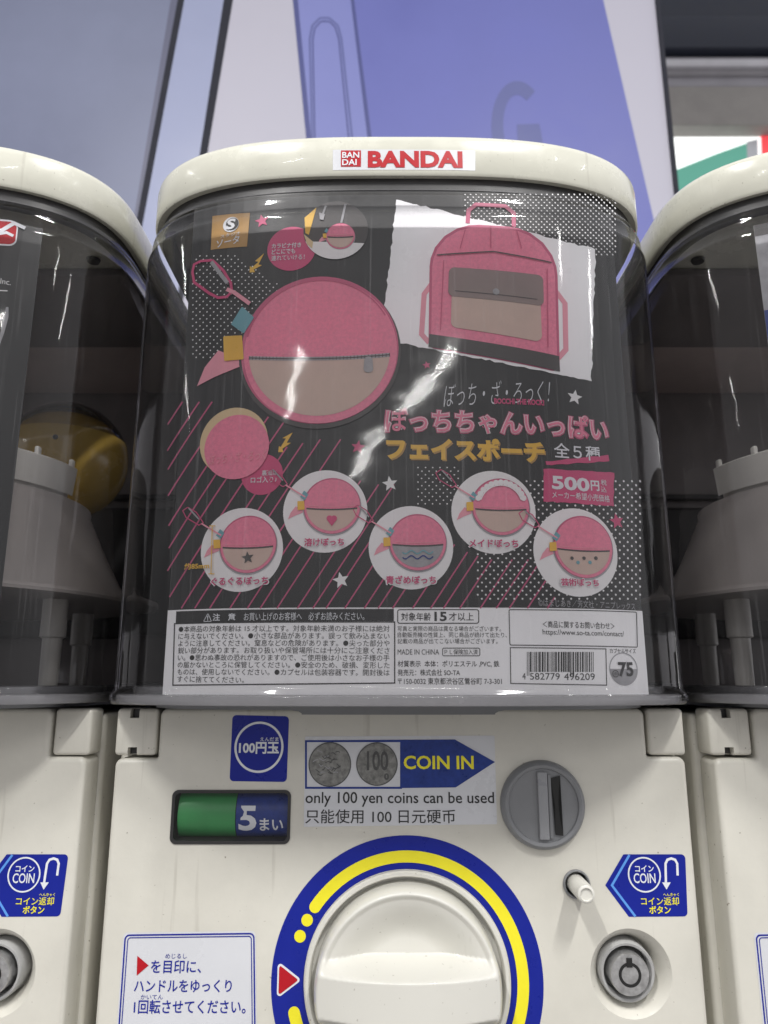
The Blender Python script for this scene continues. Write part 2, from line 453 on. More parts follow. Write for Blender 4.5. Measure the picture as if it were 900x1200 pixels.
# ---- poster board behind the machines
YP = 3.2
POST = Flat(YP)
pr = empty("poster_board", W(-1.0, YP + .03, -2.777)); tag(pr, "large printed advertising board showing two phones behind the machines", "poster")
bm = bmesh.new()
xr = POST.px(779, 118)[0]
box(bm, -3.6, xr, YP, YP + .06, -2.777, 5.2)
finish("board", bm, M['lilac'], pr, smooth=0)
bm = bmesh.new(); box(bm, xr + .001, xr + .022, YP - .012, YP + .07, -2.777, 5.2)
finish("edge_strip", bm, M['edged'], pr, smooth=0)
def ext(a, b, y):   # extend the photo line a-b to photo row y
    return (a[0] + (b[0] - a[0]) * (y - a[1]) / (b[1] - a[1]), y)
def band(art, l1, l2, m, layer, y0=-60, y1=430):
    art.poly([ext(*l1, y0), ext(*l2, y0), ext(*l2, y1), ext(*l1, y1)], m, layer)
a = Art(POST)
L0 = ((200, 0), (160, 235)); L1 = ((208, 0), (168, 215)); L2 = ((216, 0), (176, 215)); L3 = ((262, 0), (234, 180)); L4 = ((273, 0), (243, 180))
a.poly([(-400, -60), ext(*L0, -60), ext(*L0, 430), (-400, 430)], 'screen', 1)
band(a, L0, L1, 'screend', 1); band(a, L1, L2, 'edged', 1); band(a, L2, L3, 'frame', 1); band(a, L3, L4, 'edged', 1)
fp = a.build("phone_front_print", pr)
a = Art(POST)
B0 = ((343, 0), (359, 165)); B1 = ((349, 0), (365, 165)); B2 = ((411, 0), (431, 165)); B3 = ((415, 0), (436, 165)); B4 = ((707, 0), (768, 265)); 
band(a, B0, B1, 'phoned', 1); band(a, B1, B2, 'phonebl', 1); band(a, B2, B3, 'phoned', 1); band(a, B3, B4, 'phoneb', 1)
bp_ = a.build("phone_back_print", pr)
a = Art(POST)
a.line([(366, 165), (363, 45), (366, 30), (375, 21), (386, 21), (396, 30), (400, 45), (413, 165), (416, 200), (376, 220)], 2.6, 'phoneg', 2, True, .02); a.line([(369, 165), (366.5, 46), (369, 33), (376, 25), (386, 25), (393, 32), (397, 46), (409, 165), (412, 198), (379, 216)], 1.6, 'phoned', 3, True, .02)
a.build("side_button_print", bp_)
a = Art(POST)
def el(t, rx, ry): return (609 + rx * math.cos(R(t)) + 6 * math.sin(R(t)) * -.5, 152 - ry * math.sin(R(t)))
a.poly([el(t, 33, 57) for t in range(52, 321, 6)] + [el(t, 19, 41) for t in range(320, 51, -6)], 'phoneg', 2)
a.poly([(606, 146), (632, 145), (638, 178), (640, 196), (626, 197), (622, 170), (607, 170)], 'phoneg', 3)
a.build("logo_print", bp_)

# ---- shop interior to the right behind the board
YS = 6.0
SH = Flat(YS)
def zrow(y): return SH.px(800, y)[1]
def xcol(x, y=100): return SH.px(x, y)[0]
bm = bmesh.new(); box(bm, xcol(700), 7, YS, YS + .5, zrow(22), zrow(-90)); box(bm, xcol(700), 7, YS - .06, YS + .5, zrow(62), zrow(24), .02)
tag(finish("ceiling_bulkhead", bm, M['navy']), "dark navy ceiling bulkhead high behind the right machine", "bulkhead")
bm = bmesh.new()
box(bm, xcol(700), 7, YS + .02, YS + .4, zrow(76), zrow(64), .01, mi=0)
box(bm, xcol(700), 7, YS - .10, YS + .4, zrow(90), zrow(76.5), .03, mi=1)
box(bm, xcol(700), 7, YS - .02, YS + .4, zrow(104), zrow(90.5), .03, mi=0)
tag(finish("ceiling_rail", bm, [M['rail'], M['raill']]), "pale grey ribbed metal rail under the navy bulkhead", "rail")
bm = bmesh.new(); box(bm, xcol(700), 7, YS - .04, YS + .4, zrow(150), zrow(104.6), .01)
tag(finish("ceiling_beam", bm, M['concrete']), "plain brownish grey beam above the lit sign panel", "beam")
sg = empty("lit_sign", W(xcol(850), YS + .2, zrow(300))); tag(sg, "backlit white sign panel with green band and red edge", "sign")
SG = Flat(YS + .1)
bm = bmesh.new(); box(bm, xcol(700), 7, YS + .11, YS + .2, -2.777, zrow(150.5)); finish("light_panel", bm, M['signw'], sg, smooth=0)
a = Art(SG)
a.poly([(760, 214), (790, 200), (840, 180), (880, 166), (884, 190), (884, 215), (760, 260)], 'signg', 1)
a.poly([(875, 166), (888, 163), (889, 192), (876, 195)], 'wprint', 2)
a.build("green_band", sg)
a = Art(SG); a.poly([(891, 140), (960, 140), (960, 190), (893, 190)], 'signr', 1); a.poly([(760, 262), (884, 217), (884, 300), (760, 300)], 'pinkl', 2); a.build("red_edge", sg)

# ================================================================== THE MACHINE
LBL = {0: "ivory capsule vending machine in the middle with red lettering on its lid",
       -1: "ivory capsule vending machine cut off by the left edge, a gold capsule inside its hood",
       1: "ivory capsule vending machine at the right edge, its lid before the green and white sign"}
GRP = "capsule vending machines standing in a row"
root = empty("capsule_vending_machine", W(CX, 1.6, -1.003))
tag(root, LBL[0], "vending machine", GRP)

# ---- lid
bm = bmesh.new()
def pl(d, yb=2.08, a=.430, b=.250, yc=1.25): return plan(a - d, b - d, yc, yb - d, cx=CX)
loft(bm, [(pl(.06), .774), (pl(.012), .774), (pl(.012), .7645), (pl(.003), .763), (pl(0), .767), (pl(0), .822), (pl(.001), .8285), (pl(.004), .8335), (pl(.009), .8365), (pl(.02), .8385), (pl(.10), .843)], True, True)
recalc(bm); lid = finish("lid", bm, M['lid'], root)
# name sticker on the lid
a = Art(LIDS); a.poly([(390, 175.5), (557, 176.5), (557, 200), (390, 199.5)], 'label', .5, .001); st = a.build("name_sticker", lid)
a = Art(LIDS); a.poly([(399.5, 176.5), (423, 176.5), (423, 195.5), (399.5, 195.5)], 'red', 1.2)
a.text("BAN", 401, 178.5, 421, 185.5, 'wprint', 2, .02); a.text("DAI", 401, 187, 418, 194, 'wprint', 2, .02)
a.build("emblem", st)
a = Art(LIDS); a.text("BANDAI", 431, 177, 542, 196.5, 'red', 1.4, .045); a.build("lettering", st)
# collar between lid and hood
bm = bmesh.new()
loft(bm, [(pl(.012), .7735), (pl(.012), .744), (pl(.03), .740)]); loft(bm, [(pl(.03), .740), (pl(.03), .7735)])
recalc(bm); finish("lid_collar", bm, M['dark'], root)
# ---- clear hood
def ph(d): return plan(.440 - d, .256 - d, 1.251, 2.09 - d, n=130, cx=CX)
bm = bmesh.new()
loft(bm, [(ph(-.002), -.034), (ph(-.005), -.030), (ph(-.005), -.020), (ph(-.001), -.015), (ph(.0005), -.011), (ph(.001), -.006), (ph(.0012), -.003), (ph(.0012), .2), (ph(.0012), .50), (ph(.0012), .688), (ph(.0015), .694), (ph(.0035), .6985), (ph(.0065), .701), (ph(.0065), .722), (ph(.0075), .7285), (ph(.0115), .7325), (ph(.0135), .744)])
recalc(bm); finish("clear_hood", bm, M['hood'], root, smooth=60)
# ---- tray under the hood
bm = bmesh.new()
loft(bm, [(ph(.05), -.0335), (ph(.004), -.0335), (ph(.004), -.0215), (ph(.007), -.0195), (ph(.026), -.0190), (ph(.026), -.010), (ph(.030), -.008), (ph(.036), -.009), (ph(.036), -.0185)], True, True)
recalc(bm); tray = finish("base_tray", bm, M['tray'], root)
bm = bmesh.new(); loft(bm, [(ph(.17), -.0515), (ph(.17), -.0405), (ph(.06), -.0405), (ph(.06), -.034)], True, True); recalc(bm); finish("tray_seal", bm, M['grey'], root)
# ---- interior
bm = bmesh.new(); box(bm, CX - .42, CX + .42, 1.90, 1.93, -.018, .766)
bk = finish("back_panel", bm, M['inner_dark'], root)
bm = bmesh.new(); box(bm, CX - .41, CX + .41, 1.285, 1.60, .758, .7735, .003, mi=0); box(bm, CX - .41, CX + .41, 1.605, 1.896, .762, .7735, .003, mi=1)
finish("hood_ceiling", bm, [M['inner_dark'], M['interior']], root)
for dx in (.335, -.335):
    bm = bmesh.new(); vlathe(bm, [(0, .768), (.011, .768), (.013, .7735)], CX + dx, 1.255, 20); recalc(bm); finish("lid_screw", bm, M['dark'], lid)
bm = bmesh.new(); box(bm, CX - .41, CX + .41, 1.872, 1.898, .10, .44, .012); box(bm, CX - .41, CX + .41, 1.876, 1.898, .46, .475, .004)
finish("rear_housing", bm, M['dark'], root)
hx, hy = CX, 1.42
bm = bmesh.new()
vlathe(bm, [(0, .338), (.285, .338), (.285, .325), (.325, .24), (.372, .152), (.40, .152), (.402, .147), (.40, .142), (0, .142)], hx, hy, 72)
recalc(bm); hop = finish("capsule_hopper", bm, M['smoke'], root)
bm = bmesh.new()
vlathe(bm, [(.2862, .345), (.292, .398), (.286, .402), (.280, .398), (.276, .339)], hx, hy, 60, R(188), R(352))
for aa in (-9, -27, 189, 207):   # little teeth at the ends of the rim
    x, y = hx + .282 * math.cos(R(aa)), hy + .282 * math.sin(R(aa)); box(bm, x - .004, x + .004, y - .007, y + .007, .36, .416, .003)
recalc(bm); finish("hopper_rim", bm, M['white'], hop)
for dx, dy in ((.29, -.08), (-.29, -.08), (.22, .22), (-.22, .22)):
    bm = bmesh.new()
    vlathe(bm, [(0, .1415), (.022, .1415), (.022, .075), (.017, .072), (.016, -.018), (0, -.018)], hx + dx, hy + dy, 20)
    recalc(bm); finish("hopper_post", bm, M['white'], hop)
for dx in (.19, -.19):
    bm = bmesh.new(); box(bm, hx + dx - .02, hx + dx + .02, hy - .14, hy - .11, -.018, .06, .004); finish("support_block", bm, M['white'], root)

# ---- cabinet and door
bm = bmesh.new(); box(bm, CX - .440, CX + .440, 1.226, 2.10, -1.003, -.052, .008)
finish("cabinet", bm, M['ivory'], root)
zt = BODY.px(473, 830.5)[1]
eL = BODY.px(186, 860)[0]; eR = BODY.px(757, 860)[0]; ez = BODY.px(470, 889)[1]
xl, xr_ = CX - .428, CX + .433
outline = round_poly([(xl, -.995), (xl, ez), (eL, ez), (eL, zt), (eR, zt), (eR, ez + .002), (xr_, ez + .002), (xr_, -.995)], [.0, .011, .004, .011, .011, .004, .011, .0], 6)
bm = bmesh.new()
vf = [bm.verts.new(W(x, YB, z)) for x, z in outline]; vb = [bm.verts.new(W(x, 1.224, z)) for x, z in outline]
n = len(outline); ff = bm.faces.new(vf); bm.faces.new(list(reversed(vb)))
for i in range(n): bm.faces.new((vf[i], vb[i], vb[(i + 1) % n], vf[(i + 1) % n]))
recalc(bm)
bmesh.ops.bevel(bm, geom=list(ff.edges), offset=.007 * K, segments=4, affect='EDGES', profile=.5)
door = finish("front_door", bm, M['ivory'], root)
def cutter(fn):
    b = bmesh.new(); fn(b); recalc(b); return finish("cutter", b, M['ivory'])
wc = [BODY.px(*q) for q in ((203, 927), (340, 926), (338.5, 988), (200.5, 988.5))]
wx0, wx1, wz1, wz0 = (wc[0][0] + wc[3][0]) / 2, (wc[1][0] + wc[2][0]) / 2, wc[0][1], wc[2][1]
lx, lz = BODY.px(737, 1141); bxx, bzz = BODY.px(675.5, 1036); ux = abs(BODY.px(738, 1141)[0] - lx)
dcx, dcz = BODY.px(477.3, 1150); RO = abs(BODY.px(477.3 + 159.6, 1150)[0] - dcx)
sx_, sz_ = BODY.px(635.5, 942.5)
def c1(b):
    p = round_poly([(wx0, wz0), (wx1, wz0), (wx1, wz1), (wx0, wz1)], .008, 5)
    A = [b.verts.new(W(x, YB - .05, z)) for x, z in p]; B = [b.verts.new(W(x, YB + .04, z)) for x, z in p]
    b.faces.new(A); b.faces.new(B)
    for i in range(len(p)): b.faces.new((A[i], A[(i + 1) % len(p)], B[(i + 1) % len(p)], B[i]))
def c2(b): lathe(b, [(0, .03), (ux * 62, .03), (ux * 50, .0025), (ux * 43, -.006), (ux * 36, -.022), (ux * 32, -.042), (0, -.042)], lx + ux * 3, lz, YB, 64)
def c3(b): lathe(b, [(0, .05), (ux * 16.3, .05), (ux * 16.3, -.04), (0, -.04)], bxx, bzz, YB, 40)
def c4(b): lathe(b, [(0, .05), (RO * .715, .05), (RO * .715, -.012), (0, -.012)], dcx, dcz, YB, 96)
cut(door, [cutter(c1), cutter(c2), cutter(c3), cutter(c4)])
for x0, x1, slots in ((xl - .003, eL - .004, True), (eR + .004, xr_ + .003, False)):
    bm = bmesh.new(); box(bm, x0, x1, YB + .003, 1.224, ez + .004, zt, .006)
    hg = finish("hinge_block", bm, M['ivory'], root)
    if slots:
        xm = (x0 + x1) / 2 - .004
        def cs(b):
            box(b, xm - .007, xm + .007, YB - .03, YB + .022, zt - .014, zt + .02); box(b, xm - .007, xm + .007, YB - .03, YB + .022, ez - .02, ez + .016)
        cut(hg, [cutter(cs)])
        bm = bmesh.new(); box(bm, xm - .0065, xm + .0065, YB + .016, YB + .0215, zt - .0135, zt - .001, mi=0); box(bm, xm - .0065, xm + .0065, YB + .016, YB + .0215, ez + .006, ez + .0155)
        finish("hinge_pin", bm, M['dark'], hg)

# ---- 100 yen sticker
def sticker(name, corners, r, m='blue', layer=.6, parent=None):
    a = Art(BODY); a.poly(corners, m, layer, r); return a.build(name, parent or door)
s = sticker("price_sticker", [(272.5, 838), (338.7, 839.5), (336, 916.5), (269, 915.5)], .006)
a = Art(BODY); a.arc(303.5, 875.5, 26.2, 28.8, 'wprint', 1.2); a.build("ring", s)
a = Art(BODY); a.text("100円玉", 280, 869.5, 327, 883.5, 'wprint', 1.2, .032); a.text("えんだま", 305, 864, 326.5, 868.6, 'wprint', 1.2, .01); a.build("lettering", s)
# ---- coin instruction sticker
s = sticker("coin_sticker", [(357.5, 863), (579.5, 862), (582.5, 966), (356, 969)], .002, 'label')
a = Art(BODY); a.line([(358.6, 868.6), (470, 868.6), (470, 923.3), (358.6, 923.3)], 2.2, 'navyp', 1.2, True)
a.poly([(358, 867.6), (533, 866.6), (533, 869.2), (358, 869.6)], 'navyp', 1.3); a.poly([(470, 867), (533, 866.6), (580, 893), (534, 922.8), (470, 923.5)], 'navyp', 1.4)
a.build("arrow_print", s)
a = Art(BODY)
for cx_, cy_, r_ in ((386.6, 895.7), (441.7, 895.3)) and ((386.6, 895.7, 25), (441.7, 895.3, 24.3)):
    a.circle(cx_, cy_, r_, 'coind', 1.5); a.circle(cx_, cy_, r_ - 1.2, 'coin', 1.9)
a.text("100", 430, 880, 455, 903, 'coind', 2.4, .02); a.text("0", 450, 906, 456, 914, 'coind', 2.4, .05)
for k in range(26):   # blossoms on the coin's other face
    aa, rr = random.uniform(0, 6.28), random.uniform(3, 19)
    px_, py_ = 386.6 + rr * math.cos(aa), 895.7 + rr * math.sin(aa)
    a.line([(px_ - random.uniform(2, 4), py_ + random.uniform(-3, 3)), (px_, py_), (px_ + random.uniform(2, 4), py_ + random.uniform(-3, 3))], .9, 'coind' if k % 3 else 'silver', 2.4)
a.build("coin_print", s)
a = Art(BODY); a.text("COIN IN", 473, 885.5, 555, 901.5, 'yellow', 2, .022); a.text("only 100 yen coins can be used", 358, 928, 579, 945.5, 'ink', 1.2, .008)
a.text("只能使用 100 日元硬币", 358, 948.5, 533.5, 965, 'ink', 1.2, .004); a.build("lettering", s)
# ---- coin return sticker
s = sticker("coin_return_sticker", [(709.3, 1037.5), (730.5, 1001.2), (803, 1001.2), (805.8, 1074), (737, 1074.5)], [.001, .002, .006, .006, .002])
a = Art(BODY); a.line([(737.5, 1001.8), (717, 1037.5), (744.5, 1074)], 2.6, 'bluel', 1.2); a.build("chevron", s)
a = Art(BODY); a.arc(755, 1025, 17.6, 19.3, 'wprint', 1.2)
a.line([(794, 1026), (793.5, 1012), (791, 1007.5), (786.5, 1006), (782, 1007.5), (779.8, 1012), (780.3, 1037)], 2.7, 'wprint', 1.2); a.poly([(775.8, 1034), (785.8, 1034), (781, 1042.5)], 'wprint', 1.3); a.build("arrow_print", s)
a = Art(BODY); a.text("コイン", 744, 1014, 766, 1021.8, 'wprint', 1.2, .02); a.text("COIN", 742.5, 1023.3, 768, 1035, 'wprint', 1.2, .012)
a.text("へんきゃく", 777, 1046.5, 795.5, 1050.2, 'yellow', 1.2, .01); a.text("コイン返却", 751, 1051.3, 795.5, 1060.8, 'yellow', 1.2, .008); a.text("ボタン", 760.6, 1061.7, 786, 1070.8, 'yellow', 1.2, .02); a.build("lettering", s)
# ---- handle instruction sticker
s = sticker("instruction_sticker", [(144.5, 1093), (299.5, 1091), (303, 1330), (128, 1330)], .006, 'label')
a = Art(BODY); a.line([(147, 1096), (297.5, 1094), (300, 1326), (131, 1326)], 1.7, 'blue', 1.2, True, .006); a.line([(150, 1099), (294.5, 1097.2), (297, 1322), (134, 1322)], 1.1, 'blue', 1.2, True, .004); a.build("border", s)
a = Art(BODY); a.poly([(161, 1120), (174.3, 1131.3), (160.3, 1143.3)], 'red', 1.3); a.build("arrow_mark", s)
a = Art(BODY)
a.text("を目印に、", 177, 1125, 236, 1140.5, 'blue', 1.3, .012); a.text("めじるし", 194, 1117.6, 219, 1123.2, 'blue', 1.3, .0)
a.text("ハンドルをゆっくり", 157.3, 1148, 271.7, 1162.8, 'blue', 1.3, .012); a.text("かいてん", 165, 1165.6, 191, 1171, 'blue', 1.3, .0)
a.text("1回転させてください。", 157, 1171.5, 288, 1188, 'blue', 1.3, .012); a.build("lettering", s)
# ---- coin counter window
ct = empty("coin_counter", W(wx0, YB, wz0)); ct.location = ct.location - base_of(root); ct.parent = root
bm = bmesh.new()
zm, hh = (wz0 + wz1) / 2, (wz1 - wz0) / 2
wd = wx1 - wx0; spx = wx0 + wd * .535
def drum(x0, x1, mi):
    rows = []
    for k in range(17):
        t = R(-80 + 160 * k / 16); rr = hh * .93
        rows.append((YB + .034 - math.cos(t) * .028, zm + math.sin(t) * rr))
    for (ya, za), (yb, zb) in zip(rows, rows[1:]):
        f = bm.faces.new([bm.verts.new(W(*p)) for p in ((x0, ya, za), (x1, ya, za), (x1, yb, zb), (x0, yb, zb))]); f.material_index = mi
drum(wx0 + .006, spx - .001, 0); bmesh.ops.remove_doubles(bm, verts=bm.verts, dist=1e-6)
drum(spx, wx1 - .004, 1); bmesh.ops.remove_doubles(bm, verts=bm.verts, dist=1e-6)
recalc(bm); dr = finish("number_drum", bm, [M['green'], M['navyp']], ct, smooth=60)
class DrumS(Flat):
    step = None
    def w(s, x, z, off):
        q = max(-.98, min(.98, (z - zm) / (hh * .93))); return W(x, YB + .034 - math.sqrt(1 - q * q) * .028 - off - .0004, z)
a = Art(DrumS(YB + .01)); a.text("5", 280, 944, 301, 974, 'wprint', .3, .03); a.text("まい", 304.5, 958.5, 332, 974, 'wprint', .3, .02); a.build("lettering", dr)
bm = bmesh.new()
o1 = round_poly([(wx0 - .0015, wz0 - .0015), (wx1 + .0015, wz0 - .0015), (wx1 + .0015, wz1 + .0015), (wx0 - .0015, wz1 + .0015)], .009, 5)
o2 = round_poly([(wx0 + .003, wz0 + .003), (wx1 - .003, wz0 + .003), (wx1 - .003, wz1 - .003), (wx0 + .003, wz1 - .003)], .006, 5)
def tube2(p, q, ya, yb):
    rings = [[bm.verts.new(W(x, y, z)) for x, z in pp] for pp, y in ((p, yb), (p, ya), (q, ya), (q, yb))]
    for A, B in zip(rings, rings[1:]):
        for i in range(len(A)): bm.faces.new((A[i], A[(i + 1) % len(A)], B[(i + 1) % len(A)], B[i]))
tube2(o1, o2, YB - .0015, YB + .034); recalc(bm); finish("window_frame", bm, M['dark'], ct)
bm = bmesh.new(); box(bm, wx0, wx1, YB + .0345, YB + .038, wz0, wz1); finish("backplate", bm, M['black'], ct)
bm = bmesh.new(); bm.faces.new([bm.verts.new(W(x, YB + .001, z)) for x, z in reversed(o2)]); finish("clear_pane", bm, M['pane'], ct, smooth=0)
# ---- coin slot
us = abs(BODY.px(636.5, 942)[0] - BODY.px(635.5, 942)[0])
cs_ = empty("coin_slot", W(sx_, YB, sz_)); cs_.location -= base_of(root); cs_.parent = root
bm = bmesh.new(); lathe(bm, [(us * 49.5, 0), (us * 49, .006), (us * 47, .011), (us * 44.5, .013), (us * 41, .012), (us * 40, .0085), (us * 39, .0085), (0, .0095)], sx_, sz_, YB, 80); recalc(bm); esc = finish("escutcheon", bm, M['grey'], cs_)
bm = bmesh.new(); box(bm, sx_ - us * 6.5, sx_ + us * 5, YB - .0145, YB - .005, sz_ - us * 37, sz_ + us * 37, .0015); finish("guide_bar", bm, M['greyl'], cs_)
p = [(us * 9.5, 30), (us * 13, 31), (us * 20.5, 33), (us * 18, 15), (us * 17, 0), (us * 18, -15), (us * 21, -33), (us * 12, -32), (us * 13, 0)]
bm = bmesh.new(); bm.faces.new([bm.verts.new(W(sx_ + x, YB - .0112, sz_ + us * z)) for x, z in p]); bmesh.ops.triangulate(bm, faces=bm.faces[:])
for f in bm.faces:
    f.normal_update()
    if f.normal.y > 0: f.normal_flip()
finish("slot_opening", bm, M['black'], cs_, smooth=0)
bm = bmesh.new(); box(bm, sx_ + us * 5.6, sx_ + us * 9.4, YB - .0125, YB - .005, sz_ - us * 36, sz_ + us * 34, .001); finish("slot_lip", bm, M['grey'], cs_)
# ---- coin return button
bt = empty("return_button", W(bxx, YB, bzz)); bt.location -= base_of(root); bt.parent = root
bm = bmesh.new(); lathe(bm, [(ux * 16.2, -.038), (ux * 16.2, .0035), (ux * 15, .005), (ux * 13.8, .0035), (ux * 13.6, -.038), (0, -.038)], bxx, bzz, YB, 40); recalc(bm); finish("socket", bm, M['grey'], bt)
bm = bmesh.new(); lathe(bm, [(ux * 11, -.037), (ux * 10.6, .048), (ux * 9.6, .054), (ux * 8, .0555), (ux * 7, .0555), (ux * 6.3, .053), (0, .0525)], bxx, bzz, YB, 40); recalc(bm); finish("push_peg", bm, M['knob'], bt)
# ---- lock
lk = empty("key_lock", W(lx, YB, lz)); lk.location -= base_of(root); lk.parent = root
bm = bmesh.new(); lathe(bm, [(ux * 33, -.041), (ux * 32.5, -.006), (ux * 31, -.0035), (ux * 28.5, -.0045), (ux * 27.5, -.008), (ux * 27.2, -.041), (0, -.041)], lx, lz, YB, 64); recalc(bm); finish("cup", bm, M['cupm'], lk)
bm = bmesh.new(); lathe(bm, [(ux * 23, -.04), (ux * 23, .003), (ux * 22, .0055), (0, .0055)], lx, lz, YB, 48); recalc(bm); core = finish("lock_barrel", bm, M['steel'], lk)
bm = bmesh.new(); lathe(bm, [(ux * 13.2, .0058), (ux * 13, .0062), (ux * 10, .0062), (ux * 9.8, .0058)], lx, lz, YB, 48); box(bm, lx - ux * 3.3, lx + ux * 3.3, YB - .0068, YB - .0055, lz + ux * 8, lz + ux * 18); recalc(bm); finish("key_groove", bm, M['black'], core)
# ---- dial
dl = empty("turn_dial", W(dcx, YB, dcz)); dl.location -= base_of(root); dl.parent = root
RP = 159.6
def pol(r, deg):   # photo-free polar point on the door plane
    return (dcx + RO * r * math.cos(R(deg)), dcz + RO * r * math.sin(R(deg)))
a = Art(BODY)
a.arc(477.3, 1150, RP * .762, RP, 'blue', .6, n=120)
rg = a.build("ring_sticker", dl)
a = Art(BODY); a.arc(477.3, 1150, RP * .808, RP * .893, 'yellow', 1.3, -52, 144, 90, True)
for dg in (151.2, 159.3): a.raw([(pol(.85, dg)[0] + RO * .043 * math.cos(R(q * 15)), pol(.85, dg)[1] + RO * .043 * math.sin(R(q * 15))) for q in range(24)], 'yellow', 1.3)
a.arc(477.3, 1150, RP * .808, RP * .893, 'yellow', 1.3, 194, 250, 40, True)
a.build("turn_arrow_print", rg)
a = Art(BODY)
T = [(dcx - RO * .955, dcz + RO * .135), (dcx - RO * .775, dcz + RO * .01), (dcx - RO * .955, dcz - RO * .115)]
cen = (sum(t[0] for t in T) / 3, sum(t[1] for t in T) / 3)
a.face(round_poly(T, .004), M['wprint'], 1.3); a.face(round_poly([(cen[0] + (t[0] - cen[0]) * .80, cen[1] + (t[1] - cen[1]) * .80) for t in T], .002), M['red'], 2)
a.build("arrow_mark", rg)
bm = bmesh.new(); lathe(bm, [(RO * .758, 0), (RO * .757, .006), (RO * .745, .0085), (RO * .722, .0085), (RO * .712, .006), (RO * .706, -.0115), (0, -.0115)], dcx, dcz, YB, 110); recalc(bm); finish("dial_collar", bm, M['knob'], dl)
bm = bmesh.new()
RK = RO * .672
def smooth(a, b, x):
    t = max(0, min(1, (x - a) / (b - a))); return t * t * (3 - 2 * t)
def knob_h(u, v):
    r = math.hypot(u, v); au = min(1, abs(u))
    lip = .040
    hollow = .010 + .026 * smooth(.45, .93, r)
    barh = .052 + .032 * (1 - au ** 2)
    k = max(0, min(1, (.30 - abs(v)) / .10))          # flat flank with a crisp foot
    k = k if k < .72 else .72 + .28 * math.sin((k - .72) / .28 * math.pi / 2)
    hgt = hollow + (barh - hollow) * k
    rim = lip + (barh - lip) * (1 - smooth(.19, .34, abs(v)))
    q = smooth(.885, .945, r)
    hgt = hgt * (1 - q) + max(hgt, rim) * q
    if r > .945:
        t = min(1, (r - .945) / .055); hgt = hgt - .026 * (1 - math.sqrt(max(0, 1 - t * t)))
    return hgt
NR, NA = 130, 240
prev = None; cv = bm.verts.new(W(dcx, YB - knob_h(0, 0), dcz))
for i in range(1, NR + 1):
    r = (i / NR) ** .8
    row = [bm.verts.new(W(dcx + RK * r * math.cos(2 * math.pi * j / NA), YB - knob_h(r * math.cos(2 * math.pi * j / NA), r * math.sin(2 * math.pi * j / NA)), dcz + RK * r * math.sin(2 * math.pi * j / NA))) for j in range(NA)]
    for j in range(NA):
        if prev: bm.faces.new((prev[j], row[j], row[(j + 1) % NA], prev[(j + 1) % NA]))
        else: bm.faces.new((cv, row[j], row[(j + 1) % NA]))
    prev = row
row = [bm.verts.new(W(dcx + RK * 1.005 * math.cos(2 * math.pi * j / NA), YB + .011, dcz + RK * 1.005 * math.sin(2 * math.pi * j / NA))) for j in range(NA)]
for j in range(NA): bm.faces.new((prev[j], row[j], row[(j + 1) % NA], prev[(j + 1) % NA]))
recalc(bm); finish("grip_knob", bm, M['knob'], dl, smooth=70)

# ---- neighbours: copies of the whole machine
def copy_tree(o, parent=None):
    c = o.copy(); COL.objects.link(c)
    if parent: c.parent = parent
    for ch in list(o.children): copy_tree(ch, c)
    return c
for s_ in (-1, 1):
    c = copy_tree(root); c.location = root.location + Vector((s_ * PITCHX * K, 0, 0)); c['label'] = LBL[s_]
# gold capsule in the left machine
cl = CX - PITCHX
bx, by, bz, br = cl + .185, 1.56, .469, .130
cap = empty("prize_capsule", W(bx, by, bz - br)); tag(cap, "round gold prize capsule with clear upper shell inside the left machine", "capsule")
def half(z0, z1, r):
    return [(math.sqrt(max(0, r * r - z * z)) if abs(z) < r - 1e-6 else 0, bz + z) for z in [z0 + (z1 - z0) * i / 24 for i in range(25)]]
bm = bmesh.new(); vlathe(bm, half(-br, .045, br), bx, by, 48); recalc(bm); gh = finish("gold_half", bm, M['amber'], cap, smooth=80)
bm = bmesh.new(); vlathe(bm, half(.0455, br, br), bx, by, 48); recalc(bm); finish("clear_half", bm, M['shell'], cap, smooth=80)
bm = bmesh.new(); vlathe(bm, [(0, bz + .0), (.09, bz + .01), (.115, bz + .04), (.09, bz + .08), (.04, bz + .105), (0, bz + .11)], bx, by, 40); recalc(bm); finish("gold_filling", bm, M['amber'], cap, smooth=80)
bm = bmesh.new()
d = Vector((.22, -.95, .10)).normalized()
bmesh.ops.create_uvsphere(bm, u_segments=14, v_segments=10, radius=.0055 * K, matrix=Matrix.Translation(W(bx + d.x * br, by + d.y * br, bz + d.z * br))); finish("vent_hole", bm, M['black'], gh)

# ================================================================== DISPLAY CARD of the middle machine
def backing(art, tl, tr, br_, bl, m):
    art.poly([tl, tr, br_, bl], m, 0)
cd = empty("display_card", W(CX, 1.02, -.02)); tag(cd, "printed black and white display card of pink pouches inside the middle hood", "display card")
cardL, cardR = CARD.px(194.5, 760)[0], CARD.px(755.5, 760)[0]
zb, zwp, ztop = CARD.px(460, 815)[1], CARD.px(460, 712)[1], CARD.px(460, 224)[1]
a = Art(CARD); a.raw([(cardL, zwp + .0005), (cardR, zwp + .0005), (cardR, ztop), (cardL, ztop)], 'card', 0)
